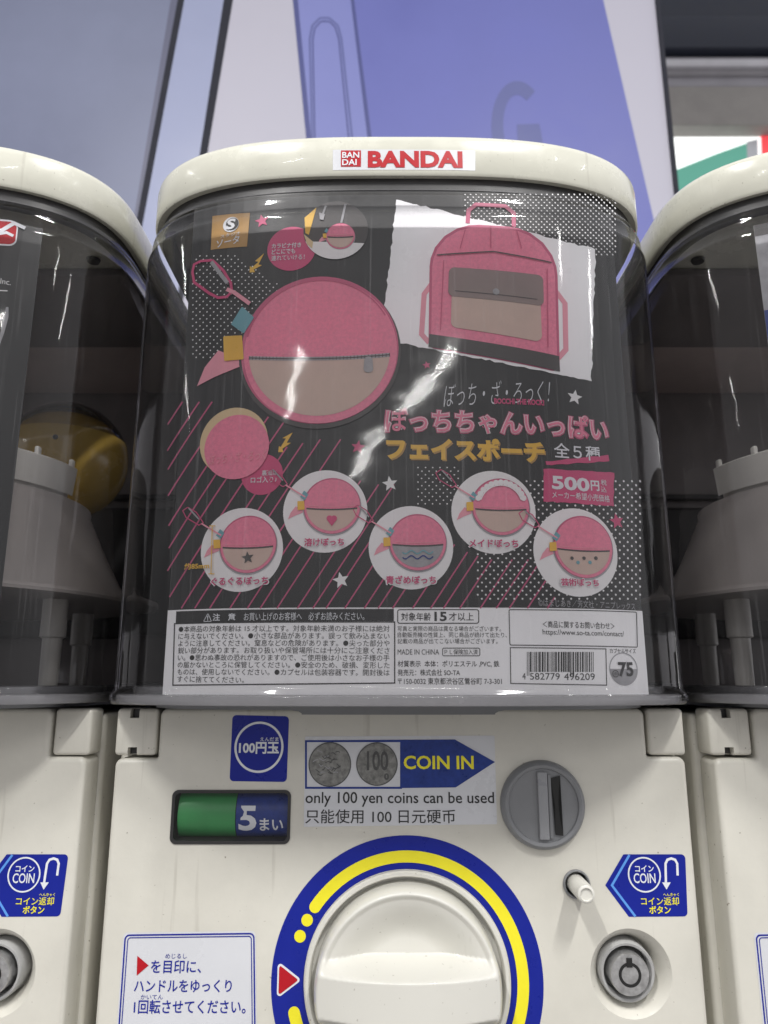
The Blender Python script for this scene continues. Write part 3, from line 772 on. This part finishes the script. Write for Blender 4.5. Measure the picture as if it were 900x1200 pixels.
# stripes, dots and stars printed on the sheet
def inside_stripe(x, y):
    pts = [(195, 470), (300, 470), (400, 505), (455, 560), (540, 640), (585, 655), (650, 655), (660, 800)]
    for (xa, ya), (xb, yb) in zip(pts, pts[1:]):
        if xa <= x <= xb: return y > ya + (yb - ya) * (x - xa) / (xb - xa) if xb > xa else False
    return False
for k in range(-14, 40):
    x0 = 190 + 19.5 * k
    seg = []
    for i in range(0, 66):
        y = 713 - i * 4.4; x = x0 + (713 - y) * .655 + 3 * math.sin(k * 1.7)
        ok = 196 < x < 652 and inside_stripe(x, y)
        if ok: seg.append((x, y))
        elif seg: break
    if len(seg) > 3:
        seg = seg[:len(seg) - (k * 7) % 9] if len(seg) > 20 else seg
        a.line([seg[0], seg[-1]], 1.7, 'stripe', .8)
def dots(x0, y0, x1, y1, sp_, r_, test=None):
    j = 0; y = y0
    while y < y1:
        x = x0 + (sp_ / 2 if j % 2 else 0)
        while x < x1:
            if not test or test(x, y): a.circle(x + random.uniform(-.2, .2), y, r_, 'discw', .8, 8)
            x += sp_
        y += sp_ * .5; j += 1
dots(226, 300, 325, 485, 8.2, .85, lambda x, y: x - 226 < (y - 262) * 1.4 and x + y < 700 + (y > 420) * -90 and x > 222 + (y < 350) * (350 - y) * .1)
dots(545, 228, 722, 300, 6.4, .95, lambda x, y: y < 300 - (x < 600) * 20)
dots(560, 545, 752, 706, 9.5, 1.15, lambda x, y: y > 560 + (740 - x) * .02 and (x > 600 or y > 640 or y < 620))
dots(490, 548, 540, 592, 8.5, .9)
# --- stars and bolts
for px_, py_, r_, m_, ro in ((307, 259, 8.5, 'magenta', 10), (419.5, 524, 8.5, 'magenta', -8), (457, 567, 9.5, 'discw', 8), (399.5, 680, 10, 'discw', 12), (673.5, 465.6, 9, 'discw', -10), (722.8, 611, 8.5, 'magenta', 10), (500, 428, 5, 'magenta', 10)):
    a.star(px_, py_, r_, m_, 1, ro)
a.poly([(310, 298), (301, 311), (305, 312), (296, 316), (300, 309), (293, 319), (301, 317), (297, 313), (303, 303), (300, 303)][:0] or [(309.5, 297), (303, 310), (307, 311), (297.5, 316), (299, 319), (292.5, 319.5), (293, 312), (295.5, 313.5), (303, 307), (299, 306)], 'gold', 1)
a.poly([(343, 507), (336, 519), (341, 519), (331, 526), (332, 530), (326, 530), (327, 523), (329, 524), (335, 514), (331, 513.5)], 'gold', 1)
sheet = a.build("printed_sheet", cd)
a = Art(CARD); a.raw([(cardL - .001, zb), (cardR + .001, zb), (cardR + .001, zwp), (cardL - .001, zwp)], 'paper', 0.3); wp = a.build("notice_panel", cd)
# --- notice panel content
a = Art(CARD); a.poly([(206.5, 716.6), (461.5, 713.6), (461.5, 728), (206, 730.4)], 'ink', 1)
a.text("⚠注　意", 239, 719, 276, 728.4, 'wprint', 2, .02); a.text("お買い上げのお客様へ　必ずお読みください。", 286, 717.5, 427, 727, 'wprint', 2, 0)
a.build("notice_header", wp)
a = Art(CARD); a.line([(204.5, 731), (462.5, 729), (462.5, 800.5), (202.5, 803)], 1.2, 'ink', 1, True)
CAUTION = ["●本商品の対象年齢は 15 才以上です。対象年齢未満のお子様には絶対", "に与えないでください。●小さな部品があります。誤って飲み込まない", "ように注意してください。窒息などの危険があります。●尖った部分や", "鋭い部分があります。お取り扱いや保管場所には十分にご注意くださ", "い。●思わぬ事故の恐れがありますので、ご使用後は小さなお子様の手", "の届かないところに保管してください。●安全のため、破損、変形した", "ものは、使用しないでください。●カプセルは包装容器です。開封後は", "すぐに捨ててください。"]
for i, t in enumerate(CAUTION):
    y = 732.6 + i * 8.55
    a.text(t, 209.5 - i * .25, y, 456.5 if i < 7 else 286, y + 7.6, 'ink', 1, .0, rise=-1.2)
a.build("caution_text", wp)
a = Art(CARD); a.line([(466, 714.5), (561, 714.5), (561, 730.5), (466, 730.5)], 1.1, 'ink', 1, True, .003)
a.text("対象年齢", 470, 718, 505, 727.5, 'ink', 1, .008); a.text("15", 509, 717, 523.5, 728, 'ink', 1, .03); a.text("才以上", 526, 718, 555, 727.5, 'ink', 1, .008)
for t, x1, y in (("写真と実際の商品は異なる場合がございます。", 587, 733.6), ("自動販売機の性質上、同じ商品が続けて出たり、", 594, 740.9), ("記載の商品が出てこない場合がございます。", 583, 748.2)):
    a.text(t, 466, y, x1, y + 6.3, 'ink', 1, .0)
a.text("MADE IN CHINA", 466, 761, 514.5, 767.3, 'ink', 1, 0); a.line([(518.7, 759.6), (562.3, 759.6), (562.3, 768.6), (518.7, 768.6)], .9, 'ink', 1, True, .002); a.text("ＰＬ保険加入済", 521, 761, 560, 767.2, 'ink', 1, .003)
a.text("材質表示  本体：ポリエステル ,PVC, 鉄", 466, 774.2, 585, 782, 'ink', 1, .006); a.text("発売元：株式会社 SO-TA", 466, 784.4, 539, 792, 'ink', 1, .006); a.text("〒150-0032 東京都渋谷区鶯谷町 7-3-301", 466, 794.3, 588, 802.3, 'ink', 1, .004)
a.build("maker_text", wp)
a = Art(CARD); a.line([(596.5, 714.5), (746, 717.5), (747, 758.5), (597.5, 756)], 1.0, 'ink', 1, True, .002)
a.text("＜商品に関するお問い合わせ＞", 636, 728.5, 720, 736.5, 'ink', 1, .004, rise=-1); a.text("https://www.so-ta.com/contact/", 636, 738.5, 731, 746.5, 'ink', 1, .0, rise=-1.2); a.build("contact_box", wp)
a = Art(CARD); a.line([(598, 759), (710, 760.5), (711, 803), (598.5, 801)], 1.0, 'ink', 1, True)
x = 617.5; random.seed(3)
for k in range(48):
    wb = random.choice((.7, .7, 1.3, 1.9)); long = k in (0, 1, 23, 24, 46, 47)
    if x + wb > 698: break
    a.poly([(x, 764), (x + wb, 764), (x + wb, 792 if long else 787.5), (x, 792 if long else 787.5)], 'ink', 1); x += wb + random.choice((.7, .8, 1.3))
a.text("4", 612, 788.6, 616, 796.3, 'ink', 1, 0); a.text("582779", 621, 788.8, 656, 796.6, 'ink', 1, 0); a.text("496209", 661, 789, 697, 797, 'ink', 1, 0); a.build("barcode", wp)
a = Art(CARD); a.text("カプセルサイズ", 714.5, 760, 745, 765.6, 'ink', 1, .004); a.circle(731, 784, 16, 'silver', 1, 24, 1, 180, 360); a.arc(731, 784, 15.3, 16.2, 'silver', 1.2)
a.text("75", 724.5, 776, 742, 793, 'ink', 2, .03); a.arc(721.2, 789.6, 3, 3.7, 'ink', 2, n=20); a.text("中", 719.3, 787.6, 723.1, 791.8, 'ink', 2, 0); a.build("size_emblem", wp)
# --- maker logo
a = Art(CARD); a.poly([(249, 253.5), (293, 249.5), (289.5, 289), (247, 293)], 'brown', 1); ml = a.build("maker_logo", sheet)
a = Art(CARD); a.circle(270.8, 263.5, 9.3, 'wprint', 2, 32); a.circle(272.4, 263, 7.4, 'ink', 3, 32); a.text("S", 266, 257.5, 276, 269.5, 'wprint', 4, .04, shear=.15)
a.text("スタジオ", 258.5, 273.5, 281.5, 277.5, 'wprint', 2, 0, 1); a.text("ソータ", 254, 278.5, 280.5, 288, 'wprint', 2, .015, 2); a.build("lettering", ml)
# --- speech circles and photo circle
a = Art(CARD); a.circle(341.5, 291.5, 28.5, 'magenta', 1); sc1 = a.build("caption_circle", sheet)
a = Art(CARD); a.text("カラビナ付き", 318.5, 285, 353, 291, 'wprint', 2, .02); a.text("どこにでも", 318.5, 292, 346, 298, 'wprint', 2, .02); a.text("連れていける！", 318, 299, 357, 305.3, 'wprint', 2, .006); a.build("lettering", sc1)
a = Art(CARD); a.circle(393.5, 270, 38, 'charcoal', 2); a.circle(393.5, 270, 38, 'discw', 2.5, 40, 1, 202, 332)
a.poly([(357, 256), (371, 244), (362, 276), (358, 274)], 'gold', 3); a.poly([(356, 275), (367, 284), (366, 292), (360, 287)], 'cream', 3)
a.line([(382, 242), (377, 256)], 2.4, 'silver', 3.4); a.line([(405, 240), (400, 262)], 2.6, 'silver', 3.4); a.poly([(374, 250), (381, 252), (379, 259), (375, 258)], 'silver', 3.8)
pc = a.build("photo_circle", sheet)
def pouch(px_, py_, r_, parent, mini=True, low='beige', motif=None):
    """a plain round fleece pouch with a paler lower panel: its picture on the card"""
    a = Art(CARD)
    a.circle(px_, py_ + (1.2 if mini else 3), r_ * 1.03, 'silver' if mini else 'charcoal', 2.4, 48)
    a.circle(px_, py_, r_, 'pinkd', 3, 64); a.circle(px_ + r_ * .01, py_ + r_ * .02, r_ * .972, 'pink', 3.6, 64)
    x, z, rr = a.circ_(px_, py_, r_ * .93)
    up = [(x + rr * (.955 - 1.91 * i / 40), z - rr * (.13 + .05 * (1 - (1 - i / 20) ** 2))) for i in range(41)]
    lo = [(x + rr * .965 * math.cos(R(188 + 164 * i / 40)), z + rr * .965 * math.sin(R(188 + 164 * i / 40))) for i in range(41)]
    a.raw(up + lo, low, 4.2)
    p_ = a.build("pouch_picture", parent)
    a = Art(CARD)
    if not mini:
        zx, zz, q = a.circ_(px_, py_, r_)
        a.rline([(zx + q * .945 * math.cos(R(t)), zz + q * .945 * math.sin(R(t))) for t in range(28, 172, 4)], .0022, 'pinkd', 4.4)
        a.rline([(v[0], v[1] + .003) for v in up], .006, 'silver', 4.6); a.rline([(v[0], v[1] + .003) for v in up], .0016, 'charcoal', 5.2)
        for t in range(0, 41):
            a.rline([(up[t][0], up[t][1] + .0002), (up[t][0], up[t][1] + .0058)], .0009, 'charcoal', 5.2)
        for t in range(2, 39, 2): a.rline([(up[t][0], up[t][1] + .0105), (up[t][0] - .0035, up[t][1] + .0105)], .0011, 'pinkl', 4.8)
        a.raw(round_poly([(x + rr * .62, z - rr * .13), (x + rr * .72, z - rr * .13), (x + rr * .74, z - rr * .36), (x + rr * .60, z - rr * .36)], .006), 'silver', 5.8)
    else:
        a.rline([(v[0], v[1] + .001) for v in up], .0022, 'charcoal', 4.8)
        a.rline([(v[0] + .0, v[1] + .0055) for v in up[2:39]], .0008, 'pinkl', 4.8)
    a.build("stitching", p_)
    if motif:
        a = Art(CARD); yb = py_ + r_ * .48
        if motif == 'star': a.star(px_, yb, 7.5, 'charcoal', 5.4, 8)
        if motif == 'heart':
            for q in (-2.6, 2.6): a.circle(px_ + q, yb - 1, 3.5, 'magenta', 5.4 + q * .05, 20)
            a.poly([(px_ - 5.8, yb + .6), (px_ + 5.8, yb + .6), (px_, yb + 8)], 'magenta', 5.7)
        if motif == 'wave':
            for q in (-4, 2): a.line([(px_ - 18 + 2 * i, yb + q + 2 * math.sin(i * .9)) for i in range(19)], 1.4, 'teal' if q < 0 else 'navyp', 5.4)
        if motif == 'lace':
            for i in range(13):
                t_ = R(20 + 140 * i / 12); a.circle(px_ + r_ * .84 * math.cos(t_), py_ - r_ * .84 * math.sin(t_), 3.4, 'discw', 5.3 + .03 * i, 16)
            a.line([(px_ + r_ * .74 * math.cos(R(18 + 144 * i / 20)), py_ - r_ * .74 * math.sin(R(18 + 144 * i / 20))) for i in range(21)], 1.6, 'discw', 5.9)
        if motif == 'dots':
            for i in range(5): a.circle(px_ - 14 + 7 * i, yb + (2.5 if i % 2 else -2.5), 2.0, 'teal' if i % 2 else 'charcoal', 5.4, 16)
        a.build("motif", p_)
    a = Art(CARD); t = r_ / 93
    a.poly([(px_ - 93 * t, py_ + 12 * t), (px_ - 118 * t, py_ - 6 * t + 8 * t), (px_ - 134 * t, py_ + 22 * t), (px_ - 143 * t, py_ + 44 * t), (px_ - 122 * t, py_ + 33 * t), (px_ - 90 * t, py_ + 20 * t)], 'pinkl', 2.2); a.build("ribbon", p_)
    a = Art(CARD)
    a.poly([(px_ - 90 * t, py_ - 49 * t), (px_ - 76 * t, py_ - 36 * t), (px_ - 88 * t, py_ - 17 * t), (px_ - 103 * t, py_ - 28 * t)], 'teal', 4.4, .002 * t)
    a.poly([(px_ - 112 * t, py_ - 14 * t), (px_ - 90 * t, py_ - 15 * t), (px_ - 88 * t, py_ + 13 * t), (px_ - 111 * t, py_ + 15 * t)], 'gold', 4.4, .002 * t); a.build("fabric_tab", p_)
    return p_
def clip(pts, gate, w_, parent, strap=None):
    a = Art(CARD); a.line(pts, w_, 'magenta', 4.6)
    if strap: a.line(strap, w_ * 1.5, 'pinkl', 4.8)
    a.line(gate, w_ * 1.4, 'silver', 5.2); a.build("carabiner", parent)
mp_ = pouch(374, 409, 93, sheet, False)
clip([(249, 306), (236, 307), (228, 311), (226, 320), (228, 332), (246, 345), (256, 350), (266, 349), (272, 343), (271, 333), (262, 318), (249, 306)], [(248, 308), (267, 333)], 3.0, mp_, [(266, 340), (275, 344), (293, 357)])
pouch(399, 277.5, 17, pc)
# --- rear view of the pouch and its caption circle
a = Art(CARD); a.circle(307, 556, 24.5, 'magenta', 1); c2_ = a.build("caption_circle", sheet)
a = Art(CARD); a.text("裏面は", 307, 551, 325, 557.5, 'wprint', 2, .008); a.text("ロゴ入り♪", 294, 558.5, 324.5, 566, 'wprint', 2, .012); a.build("lettering", c2_)
a = Art(CARD); a.circle(273.5, 517.5, 40.5, 'cream', 2.6); a.circle(277, 524, 38.5, 'pink', 3.2); rv = a.build("pouch_back_picture", sheet)
a = Art(CARD); a.text("ぼっち・ざ・ろっく", 246, 530, 312, 542, 'pinkl', 4.6, .004, 3, .1); a.build("lettering", rv)
# --- photo print with torn edges
random.seed(11)
def torn(pts, step=5.0, amp=1.1):
    out = []
    for i in range(len(pts)):
        A, B = Vector(pts[i]), Vector(pts[(i + 1) % len(pts)]); n_ = max(1, int((B - A).length / step))
        for k in range(n_): out.append(tuple(A.lerp(B, k / n_) + Vector((random.uniform(-amp, amp), random.uniform(-amp, amp)))))
    return out
a = Art(CARD); a.poly(torn([(464.6, 234), (698, 292), (693, 446), (446, 398)]), 'paper', 1.2); ph_ = a.build("torn_photo_print", sheet)
a = Art(CARD)
# a plain pink backpack with a pale pocket and charcoal base
def blob(pts, m, layer):   # closed smooth outline through the points
    n_ = len(pts); out = []
    for i in range(n_):
        p0, p1, p2, p3 = (Vector(pts[(i + q) % n_]) for q in (-1, 0, 1, 2))
        for k in range(6):
            t = k / 6; out.append(tuple(.5 * ((2 * p1) + (p2 - p0) * t + (2 * p0 - 5 * p1 + 4 * p2 - p3) * t * t + (3 * p1 - p0 - 3 * p2 + p3) * t ** 3)))
    a.poly(out, m, layer)
a.line([(548, 262), (549, 247), (558, 240), (592, 242), (602, 250), (602, 266)], 5, 'pinkd', 1.8)
a.line([(508, 330), (497, 345), (494, 392), (503, 402)], 6, 'pinkl', 1.8)
a.line([(650, 340), (662, 356), (663, 410), (654, 420)], 6, 'pinkl', 1.8)
a.poly([(502, 408), (504, 262), (652, 272), (656, 437)], 'pinkd', 2, [.012, .075, .075, .012])
a.poly([(505, 406), (507, 265), (649, 275), (653, 434)], 'pink', 2.6, [.010, .072, .072, .010])
a.poly([(503, 392), (655, 418), (656, 436), (502, 407)], 'charcoal', 3.2)
a.poly([(528, 384), (530, 322), (632, 331), (635, 402)], 'beige', 3.8, .010)
a.poly([(525, 348), (526, 314), (636, 324), (637, 360)], 'beiged', 4.4, .009)
a.line([(533, 342), (629, 352)], .9, 'charcoal', 5); a.circle(581, 343, 4, 'silver', 5.4, 20)
a.line([(512, 300), (578, 296), (646, 309)], 1.6, 'charcoal', 5); a.line([(516, 388), (520, 306)], .9, 'pinkd', 5); a.line([(642, 408), (641, 316)], .9, 'pinkd', 5)
for x0 in (545, 575, 605): a.line([(x0, 266 + abs(x0 - 575) * .15), (x0 - (575 - x0) * .2, 292)], .9, 'pinkd', 5)
a.build("bag_picture", ph_)
# --- titles
a = Art(CARD); a.text("ぼっち・ざ・ろっく！", 521, 446, 644, 474, 'wprint', 1.2, -.012, 8, .12); a.text("BOCCHI THE ROCK!", 579, 467.5, 637.6, 474.3, 'magenta', 1.4, .05); a.build("script_lettering", sheet)
a = Art(CARD); T1 = "ぼっちちゃんいっぱい"; a.text(T1, 450, 480, 713, 511, 'pinkd', 1.0, .075, -3); a.text(T1, 451.5, 481, 711.5, 509.5, 'discw', 1.5, .042, -3); a.text(T1, 452, 481.5, 711, 509, 'pink', 2.0, .018, -3); a.build("title_lettering", sheet)
a = Art(CARD); T2 = "フェイスポーチ"; a.text(T2, 454, 515.5, 639.5, 541.5, 'brown', 1.0, .05, -2); a.text(T2, 452.5, 513.5, 638, 540, 'gold', 1.6, .05, -2); a.build("subtitle_lettering", sheet)
a = Art(CARD); a.poly(torn([(640, 541), (712, 533), (714, 541), (640, 545)], 6, .8), 'magenta', 1); a.text("全５種", 649, 521, 703, 538.5, 'wprint', 1.6, .012, -1); a.build("count_lettering", sheet)
a = Art(CARD); a.poly(torn([(637, 549.5), (719.5, 554), (719, 593.5), (637, 587.5)], 5, .7), 'magenta', 1.2); pf = a.build("price_flag", sheet)
a = Art(CARD); a.text("500", 646.5, 559, 690.5, 575, 'wprint', 2, .035, -1); a.text("円", 692, 563.5, 702, 575.5, 'wprint', 2, .03); a.text("税", 704, 562.5, 710.5, 569, 'wprint', 2, .005); a.text("込", 704, 570.5, 710.5, 577, 'wprint', 2, .005); a.text("メーカー希望小売価格", 647, 577.8, 714, 586, 'wprint', 2, .004, -1); a.build("lettering", pf)
a = Art(CARD); a.text("©はまじあき／芳文社・アニプレックス", 631, 703.7, 744, 712.5, 'silver', 1.2, .0, -1.5); a.build("copyright_text", sheet)
# --- five sample discs
for px_, py_, r_, cap_, box_, low, mo in ((282.7, 644, 49, "ぐるぐるぼっち", (247, 675.5, 316, 687), 'beige', 'star'), (381, 599, 49.5, "溶けぼっち", (355.5, 630, 404.5, 641.5), 'beige', 'heart'), (481.5, 641.5, 49.5, "青ざめぼっち", (451, 674, 512, 686), 'silver', 'wave'), (578.6, 600, 49, "メイドぼっち", (548, 631.5, 608, 643), 'beige', 'lace'), (675.7, 647, 47.5, "芸術ぼっち", (655.5, 677.5, 702, 688.5), 'beige', 'dots')):
    a = Art(CARD); a.circle(px_, py_, r_, 'discw', 1.4, 56); ds = a.build("sample_disc", sheet)
    pp = pouch(px_ + 8, py_ - 6, 33.5, ds, True, low, mo)
    X, Y = px_ - 46, py_ - 38
    clip([(X - 16, Y - 11), (X - 22, Y - 7), (X - 18, Y + 1), (X - 3, Y + 10), (X + 2, Y + 7), (X - 6, Y - 5), (X - 16, Y - 11)], [(X - 15, Y - 10), (X - 3, Y + 3)], 1.1, pp, [(X, Y + 8), (X + 13, Y + 16), (X + 23, Y + 22)])
    a = Art(CARD); a.text(cap_, *box_, 'discw', 5.6, .06); a.text(cap_, box_[0] + 1.2, box_[1] + 1, box_[2] - 1.2, box_[3] - 1, 'magenta', 6.2, .026); a.build("caption_lettering", ds)
a = Art(CARD); a.line([(249.5, 617), (248, 673)], 1.0, 'gold', 6.6); a.line([(245, 673), (252, 673)], 1.0, 'gold', 6.6); a.line([(246, 617), (253, 617)], 1.0, 'gold', 6.6); a.text("約85mm", 217, 660, 246, 667.5, 'gold', 6.6, .03); a.build("size_mark", sheet)

# ================================================================== DISPLAY CARDS of the neighbours (only their edges are in view)
CL = Bowed(CX - PITCHX, .432, .240, 1.25); CRR = Bowed(CX + PITCHX, .432, .240, 1.25)
c_ = empty("display_card", W(CX - PITCHX, 1.02, -.02)); tag(c_, "dark display card with a red and white badge inside the left machine", "display card")
xa, xb = CX - PITCHX - .325, CL.px(26, 480)[0]
a = Art(CL); a.raw([(xa, zb), (xb, zb), (xb, ztop - .035), (xa, ztop - .035)], 'card', 0); a.line([(-30, 340), (9, 341)], 1.6, 'discw', 1)
a.poly([(7, 360), (10, 360), (10, 372), (5, 390), (-6, 420), (-10, 420), (1, 388)], 'silver', .8)
sh = a.build("printed_sheet", c_)
a = Art(CL); a.poly([(-60, 255), (22, 259), (19, 289), (-60, 287)], 'wprint', 1, .012); a.poly([(-60, 257), (20.4, 261), (17.6, 287), (-60, 285)], 'red', 1.6, .010)
a.line([(-20, 284), (-4, 275), (8, 273), (16, 277)], 4, 'wprint', 2.2); a.line([(-30, 262), (2, 271), (17, 262), (30, 268)], 5, 'wprint', 2.4); a.build("badge_print", sh)
a = Art(CL); a.text("Inc.", 0.5, 327, 13, 333.5, 'discw', 1, 0); a.build("lettering", sh)
c_ = empty("display_card", W(CX + PITCHX, 1.02, -.02)); tag(c_, "grey and blue display card edge inside the right machine", "display card")
xa, xb = CRR.px(898, 385)[0], CX + PITCHX + .325
a = Art(CRR); a.raw([(xa, zb), (xb, zb), (xb, ztop - .03), (xa, ztop - .03)], 'silver', 0)
zz = CRR.px(890, 276)[1]; a.raw([(xa, zz), (xb, zz), (xb, ztop - .03), (xa, ztop - .03)], 'charcoal', .8)
z2, z3 = CRR.px(890, 365)[1], CRR.px(890, 400)[1]; a.raw([(xa, z3), (xb, z3), (xb, z2), (xa, z2)], 'navyp', .8)
z4 = CRR.px(890, 560)[1]; a.raw([(xa, zb), (xb, zb), (xb, z4), (xa, z4)], 'charcoal', .8)
a.build("printed_sheet", c_)
